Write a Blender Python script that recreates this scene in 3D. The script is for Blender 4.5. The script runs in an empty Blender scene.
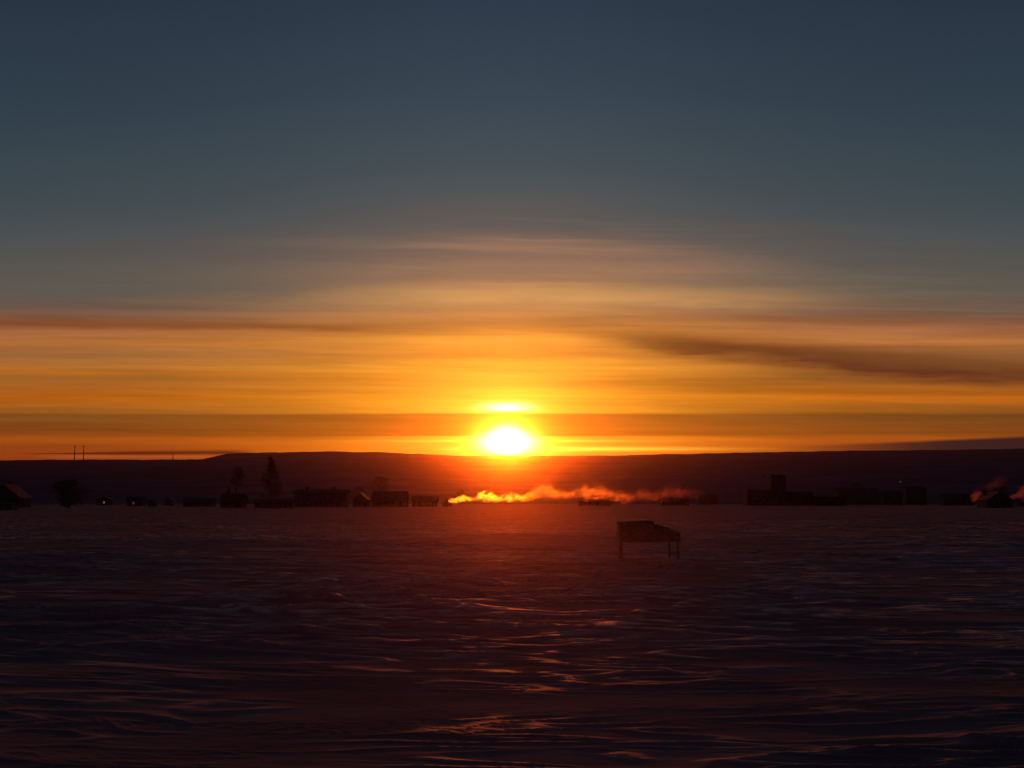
import bpy, bmesh, math, random
import numpy as np
from mathutils import Vector, Matrix

random.seed(7)
rng = np.random.default_rng(11)
sc = bpy.context.scene
COL = sc.collection
R = math.radians

# ------------------------------------------------------------------ camera
W, H, F = 1024, 768, 1422.0
CAM_H = 2.2
PITCH = math.atan((502 - 384) / F)          # horizon sits on row 502
cam_d = bpy.data.cameras.new('camera'); cam = bpy.data.objects.new('camera', cam_d)
COL.objects.link(cam); sc.camera = cam
cam_d.sensor_width = 36.0; cam_d.lens = 36.0 * F / W
cam_d.clip_start = 0.1; cam_d.clip_end = 80000
cam.location = (0, 0, CAM_H); cam.rotation_euler = (math.pi / 2 + PITCH, 0, 0)
cp, sp = math.cos(PITCH), math.sin(PITCH)

def ae(px, py):
    """azimuth, elevation (degrees) of a picture point"""
    x = (px - W / 2) / F; y = (H / 2 - py) / F
    dx, dy, dz = x, cp - y * sp, sp + y * cp
    n = math.sqrt(dx * dx + dy * dy + dz * dz)
    return math.degrees(math.atan2(dx, dy)), math.degrees(math.asin(dz / n))
def vel(py): return ae(512, py)[1]
def gdist(py): return CAM_H * F / (py - 502.0)       # distance of a ground point at that row
def xat(px, d): return (px - 512) / F * d * cp
def mpp(d): return d / F

# ------------------------------------------------------------------ helpers
def tag(o, label=None, cat=None, group=None, kind=None):
    if label: o['label'] = label
    if cat: o['category'] = cat
    if group: o['group'] = group
    if kind: o['kind'] = kind
    return o
def empty(name, loc, rz=0.0):
    o = bpy.data.objects.new(name, None); COL.objects.link(o)
    o.location = loc; o.rotation_euler = (0, 0, rz); o.empty_display_size = 0.5
    return o
def srgb(r, g, b):
    f = lambda c: (c / 255 / 12.92) if c / 255 <= .04045 else ((c / 255 + .055) / 1.055) ** 2.4
    return (f(r), f(g), f(b))

class MB:
    """collects boxes, prisms and tubes into one mesh"""
    def __init__(s): s.v = []; s.f = []
    def add(s, vs, fs):
        n = len(s.v); s.v += [tuple(p) for p in vs]; s.f += [tuple(i + n for i in f) for f in fs]; return s
    def box(s, x0, x1, y0, y1, z0, z1):
        vs = [(x0,y0,z0),(x1,y0,z0),(x1,y1,z0),(x0,y1,z0),(x0,y0,z1),(x1,y0,z1),(x1,y1,z1),(x0,y1,z1)]
        return s.add(vs, [(3,2,1,0),(4,5,6,7),(0,1,5,4),(1,2,6,5),(2,3,7,6),(3,0,4,7)])
    def prism(s, prof, y0, y1):
        """profile in x,z extruded along y (counter-clockwise seen from -y)"""
        n = len(prof)
        vs = [(x, y0, z) for x, z in prof] + [(x, y1, z) for x, z in prof]
        fs = [tuple(range(n)), tuple(range(2*n-1, n-1, -1))]
        fs += [((i+1) % n, i, n+i, n+(i+1) % n) for i in range(n)]
        return s.add(vs, fs)
    def prismx(s, prof, x0, x1):
        """profile in y,z extruded along x"""
        n = len(prof)
        vs = [(x0, y, z) for y, z in prof] + [(x1, y, z) for y, z in prof]
        fs = [tuple(range(n-1, -1, -1)), tuple(range(n, 2*n))]
        fs += [(i, (i+1) % n, n+(i+1) % n, n+i) for i in range(n)]
        return s.add(vs, fs)
    def tube(s, p, q, r0, r1, n=8, cap=True):
        p, q = Vector(p), Vector(q); d = (q - p).normalized()
        a = d.orthogonal().normalized(); b = d.cross(a)
        vs = []
        for c, r in ((p, r0), (q, r1)):
            for i in range(n):
                t = 2 * math.pi * i / n
                vs.append(c + a * (r * math.cos(t)) + b * (r * math.sin(t)))
        fs = [(i, (i+1) % n, n+(i+1) % n, n+i) for i in range(n)]
        if cap: fs += [tuple(range(n-1, -1, -1)), tuple(range(n, 2*n))]
        return s.add(vs, fs)
    def build(s, name, mat, parent=None, smooth=False):
        me = bpy.data.meshes.new(name); me.from_pydata(s.v, [], s.f); me.update()
        if smooth: me.polygons.foreach_set('use_smooth', [True] * len(me.polygons))
        o = bpy.data.objects.new(name, me); COL.objects.link(o)
        if mat: me.materials.append(mat)
        if parent: o.parent = parent
        return o

# node expression builder -----------------------------------------------
class E:
    nt = None
    def __init__(s, sock): s.s = sock
    @staticmethod
    def m(op, *a, clamp=False):
        n = E.nt.nodes.new('ShaderNodeMath'); n.operation = op; n.use_clamp = clamp
        for i, x in enumerate(a):
            if isinstance(x, E): E.nt.links.new(x.s, n.inputs[i])
            else: n.inputs[i].default_value = float(x)
        return E(n.outputs[0])
    def __add__(s, o): return E.m('ADD', s, o)
    __radd__ = __add__
    def __sub__(s, o): return E.m('SUBTRACT', s, o)
    def __rsub__(s, o): return E.m('SUBTRACT', o, s)
    def __mul__(s, o): return E.m('MULTIPLY', s, o)
    __rmul__ = __mul__
    def __truediv__(s, o): return E.m('DIVIDE', s, o)
    def __neg__(s): return E.m('MULTIPLY', s, -1.0)
def exp(x): return E.m('EXPONENT', x)
def sq(x): return x * x
def smooth(x, a, b):
    n = E.nt.nodes.new('ShaderNodeMapRange'); n.interpolation_type = 'SMOOTHSTEP'; n.clamp = True
    E.nt.links.new(x.s, n.inputs['Value'])
    n.inputs['From Min'].default_value = a; n.inputs['From Max'].default_value = b
    n.inputs['To Min'].default_value = 0; n.inputs['To Max'].default_value = 1
    return E(n.outputs['Result'])
def gauss(x, c, s_):
    t = (x - c) / s_
    return exp(-(t * t))
def vec(x, y, z):
    n = E.nt.nodes.new('ShaderNodeCombineXYZ')
    for i, a in enumerate((x, y, z)):
        if isinstance(a, E): E.nt.links.new(a.s, n.inputs[i])
        else: n.inputs[i].default_value = float(a)
    return E(n.outputs[0])
def noise(v, scale=1.0, detail=3.0, rough=.5, dist=0.0):
    n = E.nt.nodes.new('ShaderNodeTexNoise'); n.noise_dimensions = '3D'
    E.nt.links.new(v.s, n.inputs['Vector']); n.inputs['Scale'].default_value = scale
    n.inputs['Detail'].default_value = detail; n.inputs['Roughness'].default_value = rough
    n.inputs['Distortion'].default_value = dist
    return E(n.outputs['Fac'])
def ramp(x, lo, hi, stops):
    n = E.nt.nodes.new('ShaderNodeValToRGB'); cr = n.color_ramp; cr.interpolation = 'LINEAR'
    t = (x - lo) / (hi - lo); E.nt.links.new(t.s, n.inputs[0])
    stops = sorted(((p - lo) / (hi - lo), c) for p, c in stops)
    cr.elements[0].position = stops[0][0]; cr.elements[0].color = (*stops[0][1], 1)
    cr.elements[1].position = stops[-1][0]; cr.elements[1].color = (*stops[-1][1], 1)
    for p, c in stops[1:-1]:
        e = cr.elements.new(p); e.color = (*c, 1)
    return E(n.outputs['Color'])
def cmix(f, a, b, mode='MIX'):
    n = E.nt.nodes.new('ShaderNodeMix'); n.data_type = 'RGBA'; n.blend_type = mode; n.clamp_factor = (mode == 'MIX')
    for i, x in ((0, f), (6, a), (7, b)):
        if isinstance(x, E): E.nt.links.new(x.s, n.inputs[i])
        elif i == 0: n.inputs[0].default_value = float(x)
        else: n.inputs[i].default_value = (*x, 1)
    return E(n.outputs[2])
def cadd(a, b, f=1.0): return cmix(f, a, b, 'ADD')
def cscale(c, f):
    """colour times scalar"""
    n = E.nt.nodes.new('ShaderNodeVectorMath'); n.operation = 'SCALE'
    if isinstance(c, E): E.nt.links.new(c.s, n.inputs[0])
    else: n.inputs[0].default_value = c
    if isinstance(f, E): E.nt.links.new(f.s, n.inputs['Scale'])
    else: n.inputs['Scale'].default_value = f
    return E(n.outputs[0])
def vadd(a, b):
    n = E.nt.nodes.new('ShaderNodeVectorMath'); n.operation = 'ADD'
    E.nt.links.new(a.s, n.inputs[0]); E.nt.links.new(b.s, n.inputs[1])
    return E(n.outputs[0])

# ------------------------------------------------------------------ sun and sky
SUN_AZ, SUN_EL = ae(507, 441)
SM1, SM2 = .55, .075
wd = bpy.data.worlds.new("World"); sc.world = wd; wd.use_nodes = True
nt = wd.node_tree; nt.nodes.clear(); E.nt = nt
tc = nt.nodes.new('ShaderNodeTexCoord'); sep = nt.nodes.new('ShaderNodeSeparateXYZ')
nt.links.new(tc.outputs['Generated'], sep.inputs[0])
X, Y, Z = (E(sep.outputs[i]) for i in range(3))
AZ = E.m('ARCTAN2', X, Y) * (180 / math.pi)
EL = E.m('ARCSINE', Z) * (180 / math.pi)
AZC = E.m('MINIMUM', E.m('ABSOLUTE', AZ), 32.0)
V = EL / E.m('COSINE', AZC * (math.pi / 180))
def vv(px, py):
    a, e = ae(px, py); return e / math.cos(R(min(abs(a), 32)))
# gentle waviness of the cloud layers
wob = noise(vec(AZ * .045, V * .35, 3.1), 1, 3, .5) - .5
wob2 = noise(vec(AZ * .16, V * 2.2, 8.7), 1, 4, .55) - .5
hi = smooth(V, 3.6, 8.0)
Vd = V + wob * (.10 + hi * .5) + wob2 * (.06 + hi * .25)
def st(lst): return [(vel(y), srgb(*c)) for y, c in lst]
top = []
mid = st([(0,(42,57,73)),(100,(51,68,81)),(170,(63,78,86)),(225,(84,85,85)),(265,(126,102,88)),(300,(176,128,84)),
          (318,(176,116,66)),(328,(196,124,56)),(340,(222,140,52)),(350,(214,128,44)),(357,(204,118,38)),(365,(232,146,42)),(373,(222,134,34)),(381,(198,110,26)),(390,(222,130,26)),(399,(240,144,26)),(411.5,(228,130,22)),(415,(174,96,20)),
          (425,(176,94,16)),(436,(190,96,10)),(440,(238,118,14)),(455,(235,100,14)),(467,(160,60,14))]) + top
side = st([(0,(38,51,65)),(100,(45,61,74)),(200,(60,73,79)),(235,(73,78,81)),(270,(84,84,79)),(292,(92,87,78)),(312,(108,84,70)),(322,(128,82,56)),
           (332,(158,98,60)),(342,(172,106,54)),(356,(140,92,50)),(368,(176,108,46)),(379,(146,90,38)),(389,(166,92,30)),(398,(192,100,20)),(407,(160,92,30)),(411,(148,86,28)),(415,(120,71,27)),
           (426,(124,67,23)),(434,(138,71,20)),(439,(160,74,20)),(446,(140,65,20)),(455,(148,60,20)),(467,(110,45,20))]) + top
LO, HI = 1.4, 20.6
LOC = (LO, 40.0)
cm = ramp(Vd, LO, HI, mid); cs = ramp(Vd, LO, HI, side)
wmid = exp(-sq((AZ + .3) / 9.4))
sky = cmix(wmid, cs, cm)
# soft long streaks of thin cloud
st1 = noise(vec(AZ * .05, Vd * 1.5, 1.7), 1, 5, .55, .3)
st2 = noise(vec(AZ * .16 + V * .5, V * 3.4 + AZ * .05, 5.2), 1, 5, .6, .6)
lowband = smooth(V, 1.9, 2.7) * (1 - smooth(V, 6.6, 9.0) * .75) * (1 - smooth(V, 9.0, 12.0))
st3 = noise(vec(AZ * .035 + V * .25, Vd * 3.0, 15.2), 1, 5, .6, .5)
k = 1 + (st1 - .5) * (lowband * 1.0) + (st2 - .5) * (lowband * .6) + (st3 - .5) * (lowband * .55)
sky = cscale(sky, k)
# peach cirrus fanning out over the sun
ci = noise(vec(AZ * .07 - V * .06, V * 1.9 + AZ * .03, 9.3), 1, 5, .6, .4)
ci = smooth(ci, .44, .68)
a0, v0 = ae(560, 262)[0], vv(560, 262)
sky = cadd(sky, cscale((.16, .075, .028), ci * gauss(AZ, a0, 7.5) * gauss(V, v0, 1.35)))
sky = cadd(sky, cscale((.06, .035, .018), ci * gauss(AZ, ae(850, 300)[0], 9) * gauss(V, vv(850, 310), 1.2)))
# dark slanting cloud bar on the right
def band(p, q, th, col, amt, l0, l1, r0=None, r1=None, seed=0.0, wav=.25):
    global sky
    (pa, pv), (qa, qv) = (ae(*p)[0], vv(*p)), (ae(*q)[0], vv(*q))
    sl = (qv - pv) / (qa - pa)
    line = (AZ - pa) * sl + pv
    nz = noise(vec(AZ * .25, V * 2.0, seed), 1, 4, .55) - .5
    d = (V - line + nz * wav) / th
    m = exp(-sq(d)) * smooth(AZ, ae(l0, 340)[0], ae(l1, 340)[0])
    if r0 is not None: m = m * (1 - smooth(AZ, ae(r0, 340)[0], ae(r1, 340)[0]))
    m = m * E.m('MULTIPLY', (nz + .75), 1.25)
    sky = cmix(E.m('MULTIPLY', m, amt, clamp=True), sky, col)
band((380, 262), (820, 270), .30, srgb(158, 118, 94), .5, 330, 520, 640, 860, seed=31.0, wav=.9)
band((420, 240), (800, 264), .34, srgb(146, 108, 90), .40, 400, 520, 600, 850, seed=35.0, wav=.5)
band((330, 293), (860, 300), .36, srgb(206, 152, 92), .60, 250, 480, 640, 900, seed=38.0, wav=.6)
band((560, 333), (1024, 376), .54, srgb(92, 38, 24), 1.0, 480, 720, seed=4.4, wav=.7)
band((620, 340), (1024, 368), .26, srgb(104, 54, 28), .60, 560, 760, seed=4.9, wav=.5)
band((560, 352), (1024, 362), .5, srgb(120, 76, 40), .55, 700, 980, seed=14.4, wav=.5)
band((0, 323), (470, 331), .20, srgb(120, 62, 30), .75, -900, -400, 300, 560, seed=7.7, wav=.3)
band((0, 372), (420, 378), .16, srgb(196, 108, 14), .5, -600, -200, 330, 520, seed=2.7, wav=.4)
band((560, 388), (1024, 392), .14, srgb(150, 84, 12), .5, 600, 800, seed=12.1, wav=.4)
band((0, 292), (400, 285), .5, srgb(84, 84, 82), .5, -900, -400, 250, 470, seed=21.0, wav=.8)
# aureole round the sun
ra = E.m('SQRT', sq(AZ - SUN_AZ) + sq((V - SUN_EL) * 1.25))
rw = E.m('SQRT', sq((AZ - SUN_AZ) * .70) + sq((V - SUN_EL - .5) * 1.15))
inband = smooth(Vd, vel(437), vel(435)) * (1 - smooth(Vd, vel(414.5), vel(412.5)))
att = 1 - inband * .80
att = att * (1 + (st1 - .5) * 1.0 * smooth(V, 3.6, 4.4)) * (1 + (st2 - .5) * .6)
sky = cadd(sky, cscale((1.9, 1.02, .09), exp(-(rw / 1.75)) * att))
sky = cadd(sky, cscale((.6, .60, .03), exp(-sq(ra / 1.05))))
# sun seen through the gap: swollen, flat-bottomed
core = exp(-E.m('POWER', E.m('SQRT', sq((AZ - SUN_AZ) / 1.02) + sq((V - SUN_EL + .06) / .44)), 3.0))
core2 = exp(-E.m('POWER', E.m('SQRT', sq((AZ - SUN_AZ) / .62) + sq((V - SUN_EL - .08) / .48)), 3.0))
sky = cadd(sky, cscale((3.2, 2.4, 1.5), core + core2))
sliver = exp(-sq((AZ - SUN_AZ) / .80)) * exp(-sq((V - vel(407.5)) / .17)) * (1 - smooth(V, vel(412), vel(413.2)) * 0) * smooth(V, vel(412.6), vel(411.4))
sky = cadd(sky, cscale((1.5, 1.2, 1.1), sliver))
# thin bright line just above the ridge
ln = gauss(V, vel(449) - 0.0, .085) * smooth(AZ, -3.5, 0) * exp(-sq(E.m('MAXIMUM', AZ - 1, 0.0) / 5.5))
sky = cadd(sky, cscale((1.2, .75, .06), ln))
ln = gauss(V, vel(441), .05) * exp(-sq(AZ / 4.0))
sky = cadd(sky, cscale((.6, .45, .03), ln))
# purple bank low on the right
bt = (AZ - ae(760, 446)[0]) / (ae(1024, 437)[0] - ae(760, 446)[0])
btop = bt * (vv(1024, 436.5) - vv(760, 448)) + vv(760, 448) + wob2 * .10
bank = smooth(btop - V, -.07, .09) * smooth(AZ, ae(740, 446)[0], ae(960, 440)[0])
sky = cmix(bank, sky, srgb(46, 26, 30))
# thin dark strip hovering over the ridge on the left
sw = .018 + .075 * smooth(AZ, ae(40, 450)[0], ae(170, 450)[0])
sl = vv(15, 453.8) + (AZ - ae(15, 453)[0]) * ((vv(215, 452.6) - vv(15, 453.8)) / (ae(215, 453)[0] - ae(15, 453)[0]))
strip = exp(-sq((V - sl + wob2 * .05) / sw)) * smooth(AZ, ae(8, 450)[0], ae(50, 450)[0]) * (1 - smooth(AZ, ae(226, 450)[0], ae(262, 450)[0]))
gapg = gauss(V, sl - .13, .07) * smooth(AZ, ae(20, 450)[0], ae(80, 450)[0]) * (1 - smooth(AZ, ae(190, 450)[0], ae(230, 450)[0]))
sky = cadd(sky, cscale((.10, .03, .012), gapg))
sky = cmix(strip * .92, sky, srgb(62, 18, 10))
# the sky turns darker away from the sun
up = smooth(V, 20.0, 40.0)
sky = cmix(up, sky, (.0030, .0030, .0058))
back = smooth(E.m('ABSOLUTE', AZ), 26.0, 70.0)
sky = cmix(back * .95, sky, (.0044, .0040, .0080))
sky = cmix(smooth(EL, -.2, -1.5), sky, (.006, .005, .008))
nish = nt.nodes.new('ShaderNodeTexSky'); nish.sky_type = 'NISHITA'; nish.sun_disc = False
nish.sun_elevation = R(SUN_EL); nish.sun_rotation = R(SUN_AZ); nish.dust_density = 2.0
bgn = nt.nodes.new('ShaderNodeBackground'); nt.links.new(nish.outputs[0], bgn.inputs[0]); bgn.inputs[1].default_value = .0008
bg = nt.nodes.new('ShaderNodeBackground'); nt.links.new(sky.s, bg.inputs[0]); bg.inputs[1].default_value = 1.0
ad = nt.nodes.new('ShaderNodeAddShader'); nt.links.new(bg.outputs[0], ad.inputs[0]); nt.links.new(bgn.outputs[0], ad.inputs[1])
wo = nt.nodes.new('ShaderNodeOutputWorld'); nt.links.new(ad.outputs[0], wo.inputs[0])
wd.cycles.sampling_method = 'MANUAL'; wd.cycles.sample_map_resolution = 2048

SUN_S = 1.08
sd = bpy.data.lights.new('sun', 'SUN'); sun = bpy.data.objects.new('sun', sd); COL.objects.link(sun)
sd.energy = SUN_S; sd.angle = R(.55); sd.color = (1.0, .15, .006)
az, el = R(SUN_AZ), R(SUN_EL)
to_sun = Vector((math.sin(az) * math.cos(el), math.cos(az) * math.cos(el), math.sin(el)))
el = R(2.42)   # the disc sits half behind the ridge
to_sun = Vector((math.sin(az) * math.cos(el), math.cos(az) * math.cos(el), math.sin(el)))
sun.rotation_euler = to_sun.to_track_quat('Z', 'Y').to_euler()

# ------------------------------------------------------------------ materials
def new_mat(name):
    m = bpy.data.materials.new(name); m.use_nodes = True; E.nt = m.node_tree
    return m, m.node_tree.nodes['Principled BSDF']
def plain(name, c, rough=.8, var=.25, scale=3.0):
    m, b = new_mat(name); t = m.node_tree
    g = t.nodes.new('ShaderNodeNewGeometry')
    n = noise(E(g.outputs['Position']), scale, 4, .6)
    c1 = tuple(x * (1 - var) for x in c); c2 = tuple(x * (1 + var) for x in c)
    mix = cmix(smooth(n, .3, .7), c1, c2)
    t.links.new(mix.s, b.inputs['Base Color']); b.inputs['Roughness'].default_value = rough; b.inputs['Specular IOR Level'].default_value = .1
    return m
M = dict(
    timber=plain('frosted grey timber', (.38, .29, .23), scale=9), darkwall=plain('frosty log wall', (.17, .15, .15), scale=.8),
    plaster=plain('grey plaster', (.22, .20, .20), scale=.5), concrete=plain('concrete panel', (.16, .145, .15), scale=.3),
    brick=plain('brick wall', (.16, .085, .065), scale=.7), roof=plain('dark roof sheet', (.14, .13, .15), .6, scale=.6),
    snowroof=plain('snow-dusted roof', (.15, .14, .165), .7, scale=.5), pipe=plain('soot black pipe', (.03, .028, .026)),
    steel=plain('dull steel', (.08, .08, .08), .5), bark=plain('frosty bark', (.14, .12, .11)),
    twig=plain('frosted twigs', (.24, .21, .22)), needles=plain('frosted needles', (.17, .17, .17)),
    door=plain('door paint', (.05, .07, .06)), frame=plain('window frame', (.12, .11, .10)), snow_cap=plain('packed snow', (.6, .6, .63)))
mg, b = new_mat('dark window glass'); b.inputs['Base Color'].default_value = (.01, .01, .012, 1); b.inputs['Roughness'].default_value = .15; M['glass'] = mg
def lamp_mat(name, c, s):
    m, b = new_mat(name); b.inputs['Emission Color'].default_value = (*c, 1); b.inputs['Emission Strength'].default_value = s
    b.inputs['Base Color'].default_value = (.5, .5, .5, 1); return m
M['lit_white'] = lamp_mat('lit white lamp', (1, .85, .75), .10); M['lit_red'] = lamp_mat('lit reddish window', (1, .25, .12), .07)

# snow
ms, b = new_mat('wind-packed snow'); t = ms.node_tree
g = t.nodes.new('ShaderNodeNewGeometry'); P = E(g.outputs['Position'])
spx = t.nodes.new('ShaderNodeSeparateXYZ'); t.links.new(P.s, spx.inputs[0]); sx, sy, sz = (E(spx.outputs[i]) for i in range(3))
cn = noise(vec(sx * .25, sy * .6, sz), 1, 4, .6)
cc = cmix(smooth(cn, .35, .65), (.35, .34, .38), (.48, .47, .51))
t.links.new(cc.s, b.inputs['Base Color'])
b.inputs['Roughness'].default_value = 1.0; b.inputs['Specular IOR Level'].default_value = 0.0
rn = noise(vec(sx * .55 + sy * .1, sy * 1.7, 4.0), 1, 4, .6)
at = t.nodes.new('ShaderNodeAttribute'); at.attribute_name = 'crest'
gl = t.nodes.new('ShaderNodeBsdfGlossy'); gl.inputs['Roughness'].default_value = .70; gl.inputs['Color'].default_value = (.95, .82, .80, 1)
mx = t.nodes.new('ShaderNodeMixShader'); t.links.new(E.m('ADD', E(at.outputs['Fac']) * .95, smooth(rn, .50, .70) * .02 + .003, clamp=True).s, mx.inputs[0])      # glazed wind crust in patches
t.links.new(b.outputs[0], mx.inputs[1]); t.links.new(gl.outputs[0], mx.inputs[2])
t.links.new(mx.outputs[0], t.nodes['Material Output'].inputs['Surface'])
bn = noise(vec(sx * 2.2, sy * 5.0, sz * 3), 1, 5, .6)
bp = t.nodes.new('ShaderNodeBump'); bp.inputs['Strength'].default_value = .3; bp.inputs['Distance'].default_value = .012
t.links.new(bn.s, bp.inputs['Height']); t.links.new(bp.outputs[0], b.inputs['Normal']); 
bn2 = noise(vec(sx * 3.0, sy * 7.0, sz * 3), 1, 4, .6)
bp2 = t.nodes.new('ShaderNodeBump'); bp2.inputs['Strength'].default_value = .8; bp2.inputs['Distance'].default_value = .04
t.links.new(bn2.s, bp2.inputs['Height']); t.links.new(bp2.outputs[0], gl.inputs['Normal'])
M['snow'] = ms

# hills: dark forest with snow clearings
mh, b = new_mat('snowy forest hills'); t = mh.node_tree
g = t.nodes.new('ShaderNodeNewGeometry'); P = E(g.outputs['Position'])
hn = noise(P, .004, 6, .6)
t.links.new(cmix(smooth(hn, .42, .62), (.22, .23, .34), (.30, .31, .45)).s, b.inputs['Base Color'])
b.inputs['Roughness'].default_value = 1.0; b.inputs['Specular IOR Level'].default_value = 0.0
M['hill'] = mh

# ------------------------------------------------------------------ ground
def hash2(ix, iy, seed):
    h = (ix.astype(np.int64) * 374761393 + iy.astype(np.int64) * 668265263 + seed * 1442695041) & 0xffffffff
    h = ((h ^ (h >> 13)) * 1274126177) & 0xffffffff
    h = ((h ^ (h >> 16)) * 2246822519) & 0xffffffff
    return (h ^ (h >> 15)) / 4294967295.0
def gnoise(x, y, seed=0):
    ix = np.floor(x); iy = np.floor(y); fx = x - ix; fy = y - iy
    def gr(dx, dy):
        a = hash2(ix + dx, iy + dy, seed) * 2 * np.pi
        return np.cos(a) * (fx - dx) + np.sin(a) * (fy - dy)
    ux = fx * fx * fx * (fx * (fx * 6 - 15) + 10); uy = fy * fy * fy * (fy * (fy * 6 - 15) + 10)
    a = gr(0, 0) * (1 - ux) + gr(1, 0) * ux; b_ = gr(0, 1) * (1 - ux) + gr(1, 1) * ux
    return (a * (1 - uy) + b_ * uy) * 1.5
def sstep(x, a, b_):
    t_ = np.clip((x - a) / (b_ - a), 0, 1); return t_ * t_ * (3 - 2 * t_)
def snow_h(x, y, want_crest=False):
    d = np.hypot(x, y)
    # wind has laid the snow in long low ridges, running a little askew of the view
    c, s = math.cos(R(-9)), math.sin(R(-9))
    u = x * c + y * s; v = -x * s + y * c
    wx = gnoise(u * .11, v * .17, 1); wy = gnoise(u * .09, v * .14, 2)
    v2 = v + wy * 1.3 + .22 * gnoise(u * .45, v * .9, 3) + .05 * gnoise(u * 1.8, v * 2.9, 17)
    u2 = u + wx * 3.0
    h = .10 * gnoise(u * .03, v * .06, 4) * sstep(d, 5, 30)
    clump = sstep(gnoise(u * .045, v * .075, 5), -.28, .40)
    # sastrugi: long ramps with a sharp lip on the far side
    def ridge(fu, fv, seed, sharp):
        n = gnoise(u2 * fu, v2 * fv, seed)
        r = 1 - np.abs(n) * 2.0
        r = np.clip(r, 0, 1) ** sharp
        return r
    m1 = sstep(gnoise(u * .16, v * .22, 8), -.15, .35)
    m2 = sstep(gnoise(u * .30, v * .42, 9), -.2, .3)
    m3 = sstep(gnoise(u * .5 + 7, v * .9, 14), -.1, .35)
    h += .045 * ridge(.06, .14, 20, 1.6)
    rd_ = ridge(.38, 1.30, 18, 1.0); m4 = sstep(gnoise(u * .22 + 5, v * .34, 19), -.1, .35)
    kd = m4 * (.35 + .65 * clump)
    ra_, rb_ = ridge(.30, .75, 10, 1.0), ridge(.60, 2.0, 11, 1.0)
    rc_ = ridge(1.2, 3.4, 12, 1.0)
    ka = m1 * m1 * (.2 + .8 * clump); kb = m2 * m2 * (.25 + .75 * clump); kc = m3 * (.3 + .7 * m1) * (.3 + .7 * clump)
    h += .11 * ra_ ** 2.5 * ka
    h += .062 * rb_ ** 2.0 * (kb + .06)
    h += .080 * rd_ ** 2.3 * kd
    fine = 1 - sstep(d, 90, 220)
    h += .026 * rc_ ** 1.7 * (kc + .08) * fine
    h += .008 * ridge(4.5, 9.0, 15, 1.5) * (.3 + .7 * m3) * (1 - sstep(d, 30, 70))
    if want_crest:
        brk = sstep(gnoise(u * .55 + 3, v * 1.9, 61), -.30, .0)        # polished only here and there
        brk2 = sstep(gnoise(u * 1.1 + 3, v * 3.0, 62), -.25, .08)
        patch = .45 + .55 * sstep(gnoise(u * .05, v * .045, 63) + .25 * gnoise(u * .15, v * .15, 64), -.30, .15)
        wide = .06 + .16 * sstep(d, 18, 90)
        c1 = sstep(ra_, .70 - wide, .90) * sstep(ka, .04, .30) * brk
        c2 = sstep(rb_, .62 - wide, .88) * sstep(kb, .06, .30) * brk * .8
        c3 = sstep(rc_, .50, .85) * sstep(kc, .08, .35) * brk2 * fine * .7
        c4 = sstep(rd_, .66 - wide, .90) * sstep(kd, .05, .30) * brk2
        return np.clip(np.maximum(np.maximum(c1, c2), np.maximum(c3, c4)), 0, 1) * patch * (.45 + .55 * sstep(d, 13, 24)) * (1 - .6 * sstep(d, 90, 220))
    h *= .58 + .42 * sstep(d, 14, 34)
    far = sstep(d, 520, 700)
    return h * (1 - far) - .05
FR0, FR1 = 2.0, 12000.0
rows = [2.0]
while rows[-1] < FR1:
    d = rows[-1]
    step = d * (.0022 if 10 < d < 85 else .0045 if d > 9 and d < 700 else .008 if d < 900 else .05)
    rows.append(d + step)
rows = np.array(rows)
a_f = np.arange(-30, 30.001, .055)
a_s = np.arange(31, 329.01, 1.5)
angs = np.radians(np.concatenate([a_f, a_s]))
nr, na = len(rows), len(angs)
D, A = np.meshgrid(rows, angs, indexing='ij')
gx = (D * np.sin(A)).ravel(); gy = (D * np.cos(A)).ravel(); gz = snow_h(gx, gy)
co = np.empty((nr * na + 1, 3), dtype=np.float32); co[:-1, 0] = gx; co[:-1, 1] = gy; co[:-1, 2] = gz; co[-1] = (0, 0, -.05)
ii, jj = np.meshgrid(np.arange(nr - 1), np.arange(na), indexing='ij')
j2 = (jj + 1) % na
quads = np.stack([ii * na + jj, ii * na + j2, (ii + 1) * na + j2, (ii + 1) * na + jj], -1).reshape(-1, 4)[:, ::-1]
tj = np.arange(na); tris = np.stack([tj, (tj + 1) % na, np.full(na, nr * na)], -1)
me = bpy.data.meshes.new('ground')
me.vertices.add(len(co)); me.vertices.foreach_set('co', co.ravel())
loops = np.concatenate([quads.ravel(), tris.ravel()]).astype(np.int32)
me.loops.add(len(loops)); me.loops.foreach_set('vertex_index', loops)
npol = len(quads) + len(tris); me.polygons.add(npol)
ls = np.concatenate([np.arange(len(quads)) * 4, len(quads) * 4 + np.arange(len(tris)) * 3]).astype(np.int32)
me.polygons.foreach_set('loop_start', ls)
me.polygons.foreach_set('use_smooth', np.ones(npol, dtype=bool))
me.update(calc_edges=True); me.validate()
me.materials.append(M['snow'])
ca = me.attributes.new('crest', 'FLOAT', 'POINT')
cv = np.zeros(len(co), dtype=np.float32); cv[:-1] = snow_h(gx, gy, True); ca.data.foreach_set('value', cv)
ground = bpy.data.objects.new('snow_ground', me); COL.objects.link(ground)
tag(ground, 'wind-carved open snow field under the low sun', kind='structure')

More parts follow.
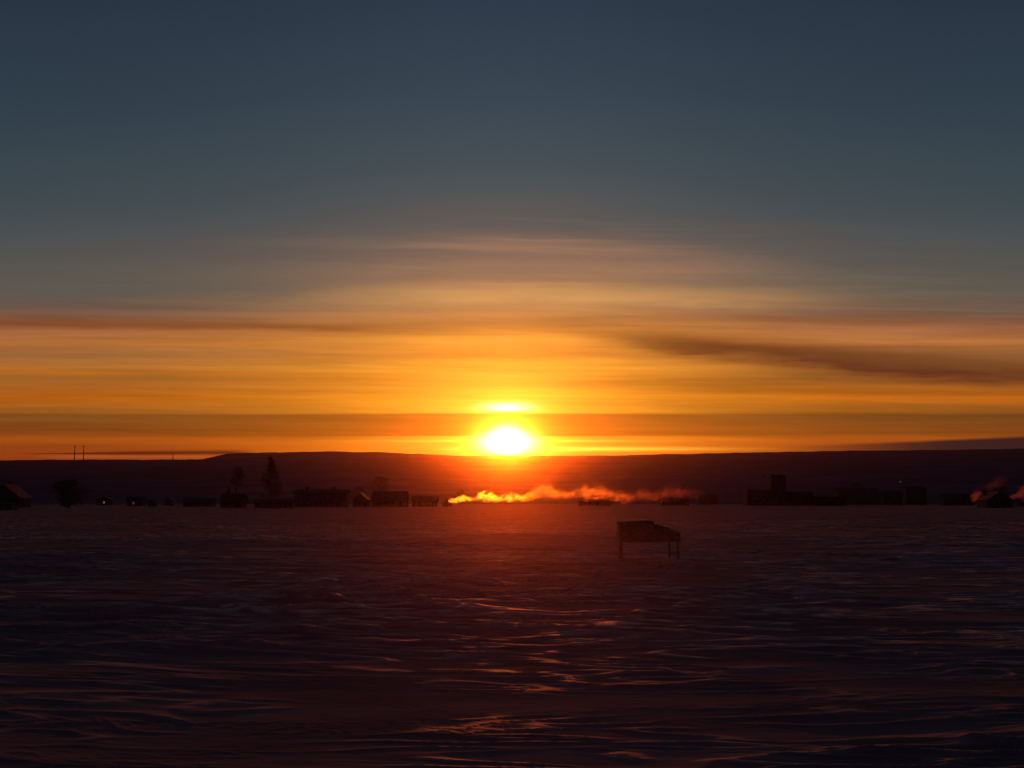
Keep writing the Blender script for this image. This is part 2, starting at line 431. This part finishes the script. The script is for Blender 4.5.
# ------------------------------------------------------------------ hills
prof_px = np.array([-1400, -600, -200, 0, 80, 200, 213, 228, 320, 380, 420, 460, 600, 700, 830, 950, 1024, 1300, 1800, 2600])
prof_py = np.array([470, 462, 460, 459.6, 459, 459.0, 456.0, 452.6, 450.9, 451.6, 453.4, 455.4, 455.2, 453, 450.4, 449.2, 448, 452, 460, 474])
RD = 5000.0
pxs = np.arange(-1400, 2601, 6.0)
rr = np.concatenate([np.linspace(1500, RD, 40), np.linspace(RD + 60, 7600, 14)])
verts = []; 
for px in pxs:
    py = np.interp(px, prof_px, prof_py)
    e = math.atan((384 - py) / F) + PITCH
    zt = CAM_H + RD * math.tan(e)
    X1 = (px - 512) / F * RD * cp
    a = math.atan2(X1, RD)
    for r_ in rr:
        x_, y_ = X1 / RD * r_, r_
        if r_ <= RD:
            tt = (r_ - 1500) / (RD - 1500); zz = zt * (.55 * tt + .45 * tt ** 2.2) - 2
            bump_ = (1 - tt) * tt * 4
        else:
            tt = (r_ - RD) / (7600 - RD); zz = zt * (1 - tt ** 1.4 * 1.05) - 2; bump_ = tt * .5
        verts.append((x_, y_, zz, bump_))
va = np.array(verts)
va[:, 2] += va[:, 3] * (7 * gnoise(va[:, 0] * .0016, va[:, 1] * .0016, 31) - 4) + 1.6 * gnoise(va[:, 0] * .012, va[:, 1] * .003, 32) + 1.0 * gnoise(va[:, 0] * .035, va[:, 1] * .01, 33)
va[:, 2][np.arange(len(va)) % len(rr) == 0] = -3
nR = len(rr)
fs = [(i * nR + j, (i + 1) * nR + j, (i + 1) * nR + j + 1, i * nR + j + 1) for i in range(len(pxs) - 1) for j in range(nR - 1)]
mb = MB(); mb.v = [tuple(v[:3]) for v in va]; mb.f = fs
hills = mb.build('hills', M['hill'], smooth=True); tag(hills, 'long dark wooded ridge behind the village', kind='structure')
def ridge_z(px, r_=RD):
    py = np.interp(px, prof_px, prof_py); return CAM_H + r_ * math.tan(math.atan((384 - py) / F) + PITCH)

# ------------------------------------------------------------------ masts on the ridge
def mast(px, ytop, ybase, label, group, rad=2.0):
    d = RD - 20; s = mpp(d); h = (ybase - ytop) * s + 8
    o = empty('mast', (xat(px, d), d, ridge_z(px, d) - 8 - (ybase - np.interp(px, prof_px, prof_py)) * s * 0))
    tag(o, label, 'mast', group)
    m_ = MB(); m_.tube((0, 0, 0), (0, 0, h), rad, rad * .55, 10); m_.build('pole', M['steel'], o)
    m_ = MB(); m_.box(-rad * 2.4, rad * 2.4, -rad, rad, -2, 3); m_.build('base', M['concrete'], o)
    if rad > 1.2:
        m_ = MB(); m_.tube((0, 0, h * .93), (0, 0, h * .97), rad * 1.35, rad * 1.35, 10); m_.build('platform', M['steel'], o)
    return o
mast(73.4, 445.5, 459, 'left and slightly taller one of the twin masts on the far ridge', 'thin masts on the far ridge', 1.9)
mast(82.3, 445.5, 459, 'right one of the twin masts on the far ridge', 'thin masts on the far ridge', 1.8)
mast(172, 454, 459.4, 'short lone mast on the ridge, right of the twin masts', 'thin masts on the far ridge', 1.5)

# ------------------------------------------------------------------ village
def windows(parent, x0, x1, z0, n, w, h, yf, lit=()):
    for i in range(n):
        cx = x0 + (x1 - x0) * (i + .5) / n
        fr = MB()
        t_ = .09
        fr.box(cx - w/2 - t_, cx + w/2 + t_, yf - .06, yf + .02, z0 - t_, z0); fr.box(cx - w/2 - t_, cx + w/2 + t_, yf - .06, yf + .02, z0 + h, z0 + h + t_)
        fr.box(cx - w/2 - t_, cx - w/2, yf - .055, yf + .02, z0, z0 + h); fr.box(cx + w/2, cx + w/2 + t_, yf - .055, yf + .02, z0, z0 + h)
        fo = fr.build('window', M['frame'], parent)
        MB().box(cx - w/2, cx + w/2, yf - .03, yf + .03, z0, z0 + h).build('pane', M[lit[i]] if i < len(lit) and lit[i] else M['glass'], fo)
def house(name, x0, x1, ytop, ybase, label, cat='house', group='houses along the edge of the snow field', wall='darkwall', eave=.55, depth=9.0,
          chimney=None, ridge='x', nwin=3, lit=(), d=None, door=True, yaw=0.0):
    d = d or gdist(ybase); s = mpp(d)
    w = (x1 - x0) * s; h = (ybase - ytop) * s
    o = empty(name, (xat((x0 + x1) / 2, d), d, -.1), R(yaw)); tag(o, label, cat, group)
    he = h * eave; ov = min(.5, w * .05)
    hw = w / 2 - ov
    if ridge == 'x':     # ridge runs across the view
        body = MB().prismx([(0, 0), (depth, 0), (depth, he), (depth / 2, h - .35), (0, he)], -hw, hw)
        body.build('wall', M[wall], o)
        rf = MB()
        th = .22; sl = (h - he) / (depth / 2)
        rf.prismx([(-.5, he - .5 * sl), (depth / 2, h - .02), (depth / 2, h + th), (-.5, he - .5 * sl + th)], -w / 2, w / 2)
        rf.prismx([(depth + .5, he - .5 * sl), (depth + .5, he - .5 * sl + th), (depth / 2 + .001, h + th), (depth / 2 + .001, h - .02)], -w / 2, w / 2)
    else:
        body = MB().prism([(-hw, 0), (hw, 0), (hw, he), (0, h - .35), (-hw, he)], 0, depth)
        body.build('wall', M[wall], o)
        rf = MB(); th = .22; sl = (h - he) / hw
        rf.prism([(-w/2, he - ov * sl), (0, h - .02), (0, h + th), (-w/2, he - ov * sl + th)], -.5, depth + .5)
        rf.prism([(w/2, he - ov * sl), (w/2, he - ov * sl + th), (.001, h + th), (.001, h - .02)], -.5, depth + .5)
    ro = rf.build('roof', M['snowroof'], o)
    if chimney is not None:
        for cx, ch in chimney:
            X0 = (cx - (x0 + x1) / 2) * s
            c = MB().box(X0 - .55, X0 + .55, depth / 2 - .5, depth / 2 + .5, h * .8, h + ch); c.box(X0 - .7, X0 + .7, depth / 2 - .65, depth / 2 + .65, h + ch - .25, h + ch + .02)
            c.build('chimney', M['brick'], ro)
    wz = min(1.3, he * .35); wh = min(1.4, he * .45)
    if nwin: windows(o, -hw * .92, hw * (.92 if not door else .55), wz, nwin, min(1.2, w / nwin * .35), wh, 0, lit)
    if door:
        dh = min(2.1, he * .8)
        dm = MB().box(hw * .68 - .5, hw * .68 + .5, -.05, .04, 0.1, dh).build('door', M['door'], o)
        MB().box(hw * .68 + .32, hw * .68 + .42, -.12, -.05, dh * .48, dh * .53).build('handle', M['steel'], dm)
    return o
house('cottage', -14, 20.5, 484.5, 507.5, 'broad dark gabled house cut by the left edge of the picture', ridge='y', eave=.45, depth=14)
house('garden_shed', -6, 13, 502.5, 510, 'low dark shed standing nearest the snow field at far left', 'shed', 'sheds by the snow field', eave=.7, depth=5, nwin=1)
house('cabin', 96, 112, 496.5, 505, 'tiny cabin with one bright white window', ridge='y', eave=.6, depth=6, nwin=3, lit=(None, 'lit_white', None), door=False)
house('cabin', 126, 144, 497, 506, 'small cabin with one dull red window, left of the small square shed', eave=.6, depth=6, nwin=3, lit=(None, 'lit_red'))
house('garden_shed', 147, 156, 500, 506.3, 'narrow lean shed right beside the cabin with the red window', 'shed', 'sheds by the snow field', eave=.75, depth=4, nwin=0)
house('garden_shed', 164, 173, 497.5, 505.5, 'small square shed standing alone between cabin and long low house', 'shed', 'sheds by the snow field', ridge='y', eave=.7, depth=5, nwin=1, door=False)
house('cottage', 182, 213, 498, 506.5, 'long low house on the left, roof ridge level from end to end', eave=.62, depth=9, nwin=4)
house('cottage', 219, 243.5, 494, 508, 'dark house under the leaning tree, brick chimney on its left', eave=.55, depth=10, chimney=[(226, 2.0)], nwin=3)
house('cottage', 253, 293, 499.5, 508, 'long flat cottage below the tall conifer', eave=.65, depth=9, nwin=5)
house('apartment_block', 293, 347, 489.5, 507.2, 'longest two-storey block on the left half of the village', 'apartment block', None, wall='plaster', eave=.78, depth=12, nwin=7, chimney=[(305, 1.2), (332, 1.2)])
house('barn', 352, 368, 493, 507, 'narrow tall-gabled barn between the two-storey block and wide barn', 'barn', 'barns in the village', ridge='y', eave=.55, depth=12, nwin=1)
house('barn', 371, 407, 491.5, 507, 'wide barn with steep roof in front of a rounded tree', 'barn', 'barns in the village', eave=.5, depth=14, nwin=3)
house('cottage', 411, 438, 496, 506.5, 'cottage immediately left of the smoking hut', eave=.55, depth=9, nwin=3)
house('smokehouse_hut', 441.5, 452, 501.5, 506.6, 'tiny hut whose chimney starts the long bright smoke trail', 'hut', None, ridge='y', eave=.6, depth=5, nwin=1, door=False, chimney=[(447, 1.2)])
house('cottage', 578, 612, 497.6, 506.2, 'gabled house below the widest orange billow of smoke', eave=.55, depth=9, nwin=2, chimney=[(606, .6)])
house('cottage', 661, 690, 497.5, 505.6, 'house at the right end of the smoke trail', eave=.58, depth=9, nwin=3)
house('garden_shed', 699, 718.5, 493.5, 504.6, 'boxy isolated shed between the smoke and the tower plant', 'shed', 'sheds by the snow field', ridge='y', eave=.8, depth=9, nwin=2)
# plant with a square tower
d = gdist(505.6); s = mpp(d)
o = empty('boiler_plant', (xat(771, d), d, -.1)); tag(o, 'stepped industrial plant with a square tower, tallest building in the village', 'industrial plant')
def pb(x0, x1, yt, y0, y1, name, mat, parent=o, yb=505.6):
    return MB().box((x0 - 771) * s, (x1 - 771) * s, y0, y1, 0 if yb == 505.6 else (505.6 - yb) * s, (505.6 - yt) * s).build(name, M[mat], parent)
lw = pb(747.5, 771, 490.3, 0, 16, 'wall', 'concrete'); windows(lw, -23 * s, -1.5 * s, 2, 5, 1.2, 1.4, 0)
pb(747.1, 771.0, 489.6, -.3, 16.3, 'roof', 'roof', o, 490.3)
tw = pb(771.1, 786, 475.8, -1, 13, 'tower', 'concrete'); 
for z in (4, 8, 12): windows(tw, 1.5 * s, 13.5 * s, z, 2, 1.1, 1.5, -1)
pb(770.7, 786.4, 475, -1.4, 13.4, 'tower_roof', 'roof', o, 475.8)
hl = pb(786.1, 813, 492, 0, 18, 'hall', 'brick'); windows(hl, 16 * s, 41 * s, 2, 6, 1.1, 1.6, 0)
pb(786.2, 813.4, 491.3, -.3, 18.3, 'hall_roof', 'roof', o, 492)
an = pb(813.1, 846, 497, 1, 14, 'annex', 'brick'); windows(an, 43 * s, 73 * s, 1.2, 6, 1.1, 1.1, 1)
MB().box(58 * s, 63 * s, .94, 1.02, 0.05, 2.9).build('door', M['door'], an)
pb(813.5, 846.5, 496.4, .7, 14.3, 'annex_roof', 'roof', o, 497)
house('warehouse', 838, 881, 487.5, 504.2, 'long warehouse set back behind the plant annex', 'warehouse', None, wall='plaster', eave=.7, depth=16, nwin=6, d=1050)
house('cottage', 883, 903, 490, 504.4, 'plain house between the warehouse and the dark block by the lamp', eave=.6, depth=9, nwin=3, d=980)
house('apartment_block', 905.5, 927, 486.3, 504.8, 'darkest square block on the right, beside the lit lamp', 'apartment block', None, wall='darkwall', eave=.9, depth=10, nwin=4)
house('cottage', 943, 975, 493, 504.2, 'long low house between dark block and the first red smoke on the right', eave=.65, depth=10, nwin=4, d=980)
house('cottage', 986, 1014, 492, 507.6, 'dark gabled house between the two red smoke plumes at right', ridge='y', eave=.5, depth=12, nwin=3, chimney=[(990, 1.0)])
house('garden_shed', 1018, 1046, 499, 506.5, 'low shed cut by the right edge under the red smoke', 'shed', 'sheds by the snow field', eave=.6, depth=8, nwin=2)
# street lamp
def lamp(px, py, d, label, mat, cat='street lamp'):
    h = CAM_H + (502 - py) * mpp(d)
    o = empty('street_lamp', (xat(px, d), d, -.1)); tag(o, label, cat)
    MB().tube((.9, 0, 0), (.9, 0, h + .3), .12, .08, 8).build('post', M['steel'], o)
    MB().tube((.9, 0, h + .25), (0, -.1, h + .35), .05, .05, 6).build('arm', M['steel'], o)
    hd = MB().box(-.35, .35, -.25, .15, h + .12, h + .3).build('lamp_head', M['steel'], o)
    MB().box(-.33, .33, -.22, .12, h - .12, h + .118).build('bulb', M[mat], hd)
lamp(901, 481.7, 720, 'lit street lamp left of the dark square block', 'lit_white')

# ------------------------------------------------------------------ trees
def tree(px, ytop, ybase, wpx, label, kind='tree', crown_from=.35, n=2600, lean=0.0, seed=1, mat='twig', d=None, cone=False):
    d = d or gdist(ybase); s = mpp(d); h = (ybase - ytop) * s; w = wpx * s
    rg = random.Random(seed)
    o = empty(kind, (xat(px, d), d, -.1)); tag(o, label, 'tree', 'trees in the village')
    tr = MB(); prev = Vector((-lean * h * .6, 0, 0)); pts = [prev]
    for i in range(1, 8):
        t_ = i / 7
        pts.append(Vector((-lean * h * (1 - t_) * .6 + rg.uniform(-.15, .15) + lean * h * t_ * .1, rg.uniform(-.15, .15), h * t_ * .96)))
    r0 = h * .022
    for i in range(7): tr.tube(pts[i], pts[i+1], r0 * (1 - i / 7.5), r0 * (1 - (i + 1) / 7.5), 7, False)
    tr.build('trunk', M['bark'], o)
    lm = MB(); cr = MB(); tips = []
    nb = 46
    for k_ in range(nb):
        t_ = crown_from + (1 - crown_from) * (k_ + rg.random()) / nb
        t_ = min(t_, .98)
        i = min(6, int(t_ * 7)); base = pts[i].lerp(pts[i+1], t_ * 7 - i)
        q = (t_ - crown_from) / (1 - crown_from)
        if cone: ln_ = w * .5 * (1 - q) ** .8 + .3; up = .0
        else: ln_ = w * .52 * math.sin(math.pi * min(1, .18 + q * .8)) ** .7 * rg.uniform(.6, 1.1); up = .35
        a = rg.uniform(0, 2 * math.pi)
        tip = base + Vector((math.cos(a) * ln_, math.sin(a) * ln_, ln_ * up - (.15 * ln_ if cone else 0)))
        lm.tube(base, tip, .05 + ln_ * .012, .015, 5, False); tips.append((base, tip, ln_))
    lm.build('branch_wood', M['bark'], o)
    for _ in range(n):
        base, tip, ln_ = rg.choice(tips)
        f = rg.uniform(.3, 1.05); c = base.lerp(tip, f)
        sp_ = .12 * ln_ + .25
        c = c + Vector((rg.gauss(0, sp_), rg.gauss(0, sp_), rg.gauss(0, sp_ * .8)))
        a = Vector((rg.gauss(0, 1), rg.gauss(0, 1), rg.gauss(0, 1))).normalized(); b_ = a.orthogonal().normalized()
        L = rg.uniform(.25, .6); wd_ = L * rg.uniform(.25, .5)
        cr.add([c - a * L, c + b_ * wd_, c + a * L, c - b_ * wd_], [(0, 1, 2, 3)])
    cr.build('crown', M[mat], o)
    return o
tree(69, 480.5, 508.2, 34, 'broad bushy tree at the left, wider than it is tall', 'broadleaf_tree', .08, 4200, seed=3)
tree(237.5, 466.5, 505.6, 15, 'slim leaning tree rising behind the house with a brick chimney', 'broadleaf_tree', .5, 1700, lean=.12, seed=4)
tree(270, 455, 506, 25, 'tallest conifer, its top touching the ridge line', 'conifer_tree', .22, 3400, seed=5, mat='needles', cone=True)
tree(380, 476.5, 505.0, 22, 'rounded tree behind the wide steep-roofed barn', 'broadleaf_tree', .3, 2200, seed=6)
tree(358, 487, 504.8, 17, 'small tree between the two-storey block and the wide barn', 'broadleaf_tree', .2, 1400, seed=9)
tree(461, 490, 505.3, 12, 'little tree right of the smoking hut', 'broadleaf_tree', .25, 900, seed=12)
tree(858, 481, 503.9, 18, 'round tree behind the long warehouse', 'broadleaf_tree', .3, 1500, seed=8, d=1120)
tree(1003, 486, 504.8, 16, 'tree behind the gabled house between two smoke plumes', 'broadleaf_tree', .25, 1300, seed=10)
tree(8, 480, 505, 20, 'tree behind the broad gabled house at far left', 'broadleaf_tree', .3, 1300, seed=13)

# ------------------------------------------------------------------ wooden rack on posts in the field
d = gdist(558.5); s = mpp(d)
o = empty('hay_rack', (xat(648, d), d, 0)); tag(o, 'dark timber hay rack on four posts standing alone in the snow field', 'hay rack')
def lx(px): return (px - 648) * s
def lz(py): return (558.5 - py) * s
gz0 = float(snow_h(np.array([o.location.x]), np.array([d]))[0]); o.location.z = gz0
for (px, y_) in ((618.6, -.55), (622.6, .55), (670.4, .5), (676.0, -.55)):
    MB().tube((lx(px), y_, -.2), (lx(px) + rng.uniform(-.01, .01), y_, lz(541.3)), .05, .042, 8).build('leg', M['timber'], o)
tr = MB()
for k_ in range(3):
    z0 = lz(541.5) + k_ * .125; tr.box(lx(617.2), lx(678.2), -.64, -.60, z0, z0 + .115); tr.box(lx(617.2), lx(678.2), .60, .64, z0 + .01, z0 + .12)
    tr.box(lx(617.2), lx(617.2) + .04, -.597, .597, z0, z0 + .115); tr.box(lx(678.2) - .04, lx(678.2), -.597, .597, z0, z0 + .115)
tr.box(lx(617.6) + .03, lx(677.8) - .03, -.595, .595, lz(541.2), lz(540.2))
tr.build('trough', M['timber'], o)
bx = MB()
for k_ in range(3):
    z0 = lz(531.4) + k_ * .125
    for yy in (-.60, .56): bx.box(lx(617.8), lx(652.5), yy, yy + .04, z0, z0 + .118)
    bx.box(lx(617.8), lx(617.8) + .04, -.558, .558, z0, z0 + .118); bx.box(lx(652.5) - .04, lx(652.5), -.558, .558, z0, z0 + .118)
bx.build('box', M['timber'], o)
ld = MB().prism([(lx(617.5), lz(522.4)), (lx(653), lz(522.0)), (lx(653), lz(521.2)), (lx(646.5), lz(520.0)), (lx(617.5), lz(521.6))], -.66, .66); ld.build('lid', M['timber'], o)
hh = MB(); nu, nv_ = 30, 14
for a_ in range(nu + 1):
    for b_ in range(nv_ + 1):
        fu_, fv_ = a_ / nu, b_ / nv_
        xx = lx(652.9) + fu_ * (lx(678.0) - lx(652.9)); yy = -.58 + 1.16 * fv_
        top_ = (lz(523.8) - lz(532.5)) * (1 - fu_) ** .8 * (max(0.0, math.sin(math.pi * fv_)) ** .45)
        hh.v.append((xx, yy, lz(532.5) + top_ * (1 + .25 * float(gnoise(np.array([xx * 5.0]), np.array([yy * 5.0]), 51)[0])) + .02 * rng.uniform(-1, 1)))
hh.f = [(a_ * (nv_ + 1) + b_, (a_ + 1) * (nv_ + 1) + b_, (a_ + 1) * (nv_ + 1) + b_ + 1, a_ * (nv_ + 1) + b_ + 1) for a_ in range(nu) for b_ in range(nv_)]
hh.box(lx(653.2), lx(677.5), -.56, .56, lz(536), lz(532.4))
hh.build('hay_heap', plain('old hay', (.30, .23, .16), scale=12), o)

# ------------------------------------------------------------------ smoke
def plume(name, pts, label, dens, g_, nscale, fade, d=740.0, dy=.8, seed=0.0, col=(1, .93, .85), thr=.0):
    """pts: (px, py, radius px, strength) along the drift; density follows the path and frays at its edge"""
    s = mpp(d); P_ = [(xat(a, d), CAM_H + (502 - b_) * s, r_ * s, k_) for a, b_, r_, k_ in pts]
    x0, x1 = P_[0][0], P_[-1][0]; yc = d + 4
    zmax = max(p[1] + p[2] for p in P_) * 1.15; rmax = max(p[2] for p in P_)
    m = bpy.data.materials.new(name); m.use_nodes = True; t = m.node_tree; t.nodes.clear(); E.nt = t
    go = t.nodes.new('ShaderNodeNewGeometry')
    sxyz = t.nodes.new('ShaderNodeSeparateXYZ'); t.links.new(go.outputs['Position'], sxyz.inputs[0]); X_, Y_, Z_ = (E(sxyz.outputs[i]) for i in range(3))
    path = ramp(X_, x0, x1, [(p[0], (p[1] / zmax, p[2] / (rmax * 1.3), p[3])) for p in P_])
    sc_ = t.nodes.new('ShaderNodeSeparateColor'); t.links.new(path.s, sc_.inputs[0])
    zc = E(sc_.outputs[0]) * zmax; rr_ = E(sc_.outputs[1]) * (rmax * 1.3); kk = E(sc_.outputs[2])
    n1 = noise(vec(X_ - Z_ * .5, Y_ * .5, Z_ * 1.2 + seed), nscale, 5, .66, .8)
    n2 = noise(vec(X_ + seed, Y_ * .7, Z_), nscale * .35, 2, .5)
    q = E.m('SQRT', sq((Z_ - zc) / rr_) + sq((Y_ - yc) / (rr_ * dy)))
    v = .95 - q + (n1 - .5) * (4.2 - smooth(X_, x0, x0 + (x1 - x0) * .4) * 1.6) + (n2 - .5) * 1.2 - thr
    ends = smooth(X_, x0, x0 + 1.0) * (1 - smooth(X_, x1 - rmax * 1.2, x1))
    dn = smooth(v, .02, 1.15) * kk * ends * smooth(1.55 - q, 0, .4) * dens
    pv = t.nodes.new('ShaderNodeVolumePrincipled'); pv.inputs['Color'].default_value = (*col, 1); pv.inputs['Anisotropy'].default_value = g_
    t.links.new(dn.s, pv.inputs['Density']); m.cycles.volume_step_rate = .12
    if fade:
        t.links.new(cmix(smooth(X_, xat(500, d), xat(690, d)), (1, .82, .60), (.95, .42, .22)).s, pv.inputs['Color'])   # reddens rightward: fading sunlight put into the smoke colour
    out = t.nodes.new('ShaderNodeOutputMaterial'); t.links.new(pv.outputs[0], out.inputs['Volume'])
    # closed hull a little larger than the smoke
    N = 14; xs = np.arange(x0 - .5, x1 + .6, 1.5); ax_ = np.array(P_)
    zz = np.interp(xs, ax_[:, 0], ax_[:, 1]); r2 = np.interp(xs, ax_[:, 0], ax_[:, 2]) * 1.6 + .3
    vs = []
    for x_, z_, r_ in zip(xs, zz, r2):
        for j in range(N):
            th = 2 * math.pi * j / N
            vs.append((x_, yc + math.cos(th) * r_ * dy, max(.15, z_ + math.sin(th) * r_)))
    n = len(xs); fs = [(i * N + j, i * N + (j + 1) % N, (i + 1) * N + (j + 1) % N, (i + 1) * N + j) for i in range(n - 1) for j in range(N)]
    fs += [tuple(range(N - 1, -1, -1)), tuple((n - 1) * N + j for j in range(N))]
    mm = MB(); mm.v = vs; mm.f = fs
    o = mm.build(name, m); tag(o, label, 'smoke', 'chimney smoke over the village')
    return o
plume('smoke_trail', [(446, 501.6, 1.9, 1), (452, 500.3, 2.3, 1), (458, 499.2, 3.0, 1), (463, 498.0, 3.4, .9), (470, 499.6, 3.4, .7), (476, 498.5, 4.0, .6), (481, 495.5, 5.0, .9), (488, 496, 5.5, .9), (496, 498.5, 4.2, .5), (503, 499, 4.0, 0.300),
      (512, 496.8, 5.2, 0.540), (520, 497.5, 5.2, 0.420), (527, 497, 5.0, 0.240), (534, 493, 8.0, 0.069), (542, 490, 10.5, 0.047), (551, 492.5, 9, 0.047), (560, 495.5, 6, 0.076), (569, 495.5, 6, 0.069), (580, 493.5, 8.5, 0.053), (590, 492.5, 9.5, 0.069), (598, 492, 10.5, 0.082), (608, 493.5, 9, 0.057), (617, 496.5, 7, 0.063), (624, 497, 7, 0.068), (632, 497, 7, 0.038),
      (645, 495, 8, 0.033), (655, 496, 7.5, 0.025), (664, 493.5, 9, 0.025), (676, 492, 9.5, 0.023), (688, 493, 8, 0.015), (706, 495, 6, 0.008)],
      'long low smoke trail drifting right from the tiny hut, yellow to red', SM1, .93, .50, True, d=690)
plume('smoke_plume', [(973, 498, 3, .6), (977, 496, 5.5, 1), (982, 494, 6, .8), (987, 491, 5, .5), (994, 486, 7, .22), (1003, 481, 9, .12), (1014, 477, 9, .06)], 'short reddish smoke plume left of the gabled house near the right edge', SM2, .85, .35, False, col=(1, .5, .4), d=640, seed=4.0)
plume('smoke_plume', [(1011, 499, 3, .6), (1016, 497, 6, 1), (1022, 495, 8, 1), (1030, 491, 10, .8), (1042, 489, 12, .7), (1060, 488, 10, .5)], 'orange-red smoke plume cut by the right edge', SM2, .85, .35, False, col=(1, .45, .3), d=600, seed=9.0)

# ------------------------------------------------------------------ lens glow layer added low over the field in place of lens veil, thinner farther off
dr = MB().box(-420, 420, 4, 640, -1.2, 1.65).build('lens_glow_layer', None); tag(dr, 'glow layer added low over the snow field in place of lens veil', kind='stuff')
m = bpy.data.materials.new('lens glow layer'); m.use_nodes = True; t = m.node_tree; t.nodes.clear(); E.nt = t
go = t.nodes.new('ShaderNodeNewGeometry'); sxyz = t.nodes.new('ShaderNodeSeparateXYZ'); t.links.new(go.outputs['Position'], sxyz.inputs[0])
dn = E.m('DIVIDE', .0185, E(sxyz.outputs[1]) + 12) * (1 - smooth(E(sxyz.outputs[1]), 50, 380) * .72)
pv = t.nodes.new('ShaderNodeVolumePrincipled'); t.links.new(dn.s, pv.inputs['Density']); pv.inputs['Anisotropy'].default_value = .979
pv.inputs['Color'].default_value = (.95, .50, .25, 1)
out = t.nodes.new('ShaderNodeOutputMaterial'); t.links.new(pv.outputs[0], out.inputs['Volume']); dr.data.materials.append(m)

# ------------------------------------------------------------------ haze, also standing in for the lens glow below the sun
HT = 235.0
hz = MB().box(-5200, 5200, -400, 7800, -6, HT).build('haze', None); tag(hz, 'thin haze over the field and village, standing in for lens glow too', kind='stuff')
m = bpy.data.materials.new('haze'); m.use_nodes = True; t = m.node_tree; t.nodes.clear()
pv = t.nodes.new('ShaderNodeVolumePrincipled'); pv.inputs['Density'].default_value = 1.45e-5; pv.inputs['Anisotropy'].default_value = .979
pv.inputs['Color'].default_value = (.85, .50, .38, 1)
out = t.nodes.new('ShaderNodeOutputMaterial'); t.links.new(pv.outputs[0], out.inputs['Volume']); hz.data.materials.append(m)
m.cycles.homogeneous_volume = True if hasattr(m.cycles, 'homogeneous_volume') else None

# ------------------------------------------------------------------ render settings
vs_ = sc.view_settings; vs_.view_transform = 'Standard'; vs_.look = 'None'; vs_.exposure = 0; vs_.gamma = 1; vs_.use_curve_mapping = False
cy = sc.cycles
cy.use_denoising = True; cy.max_bounces = 4; cy.diffuse_bounces = 2; cy.glossy_bounces = 2; cy.volume_bounces = 0; cy.transparent_max_bounces = 8
cy.volume_step_rate = 1.0; cy.volume_max_steps = 256; cy.sample_clamp_direct = 0; cy.sample_clamp_indirect = 4
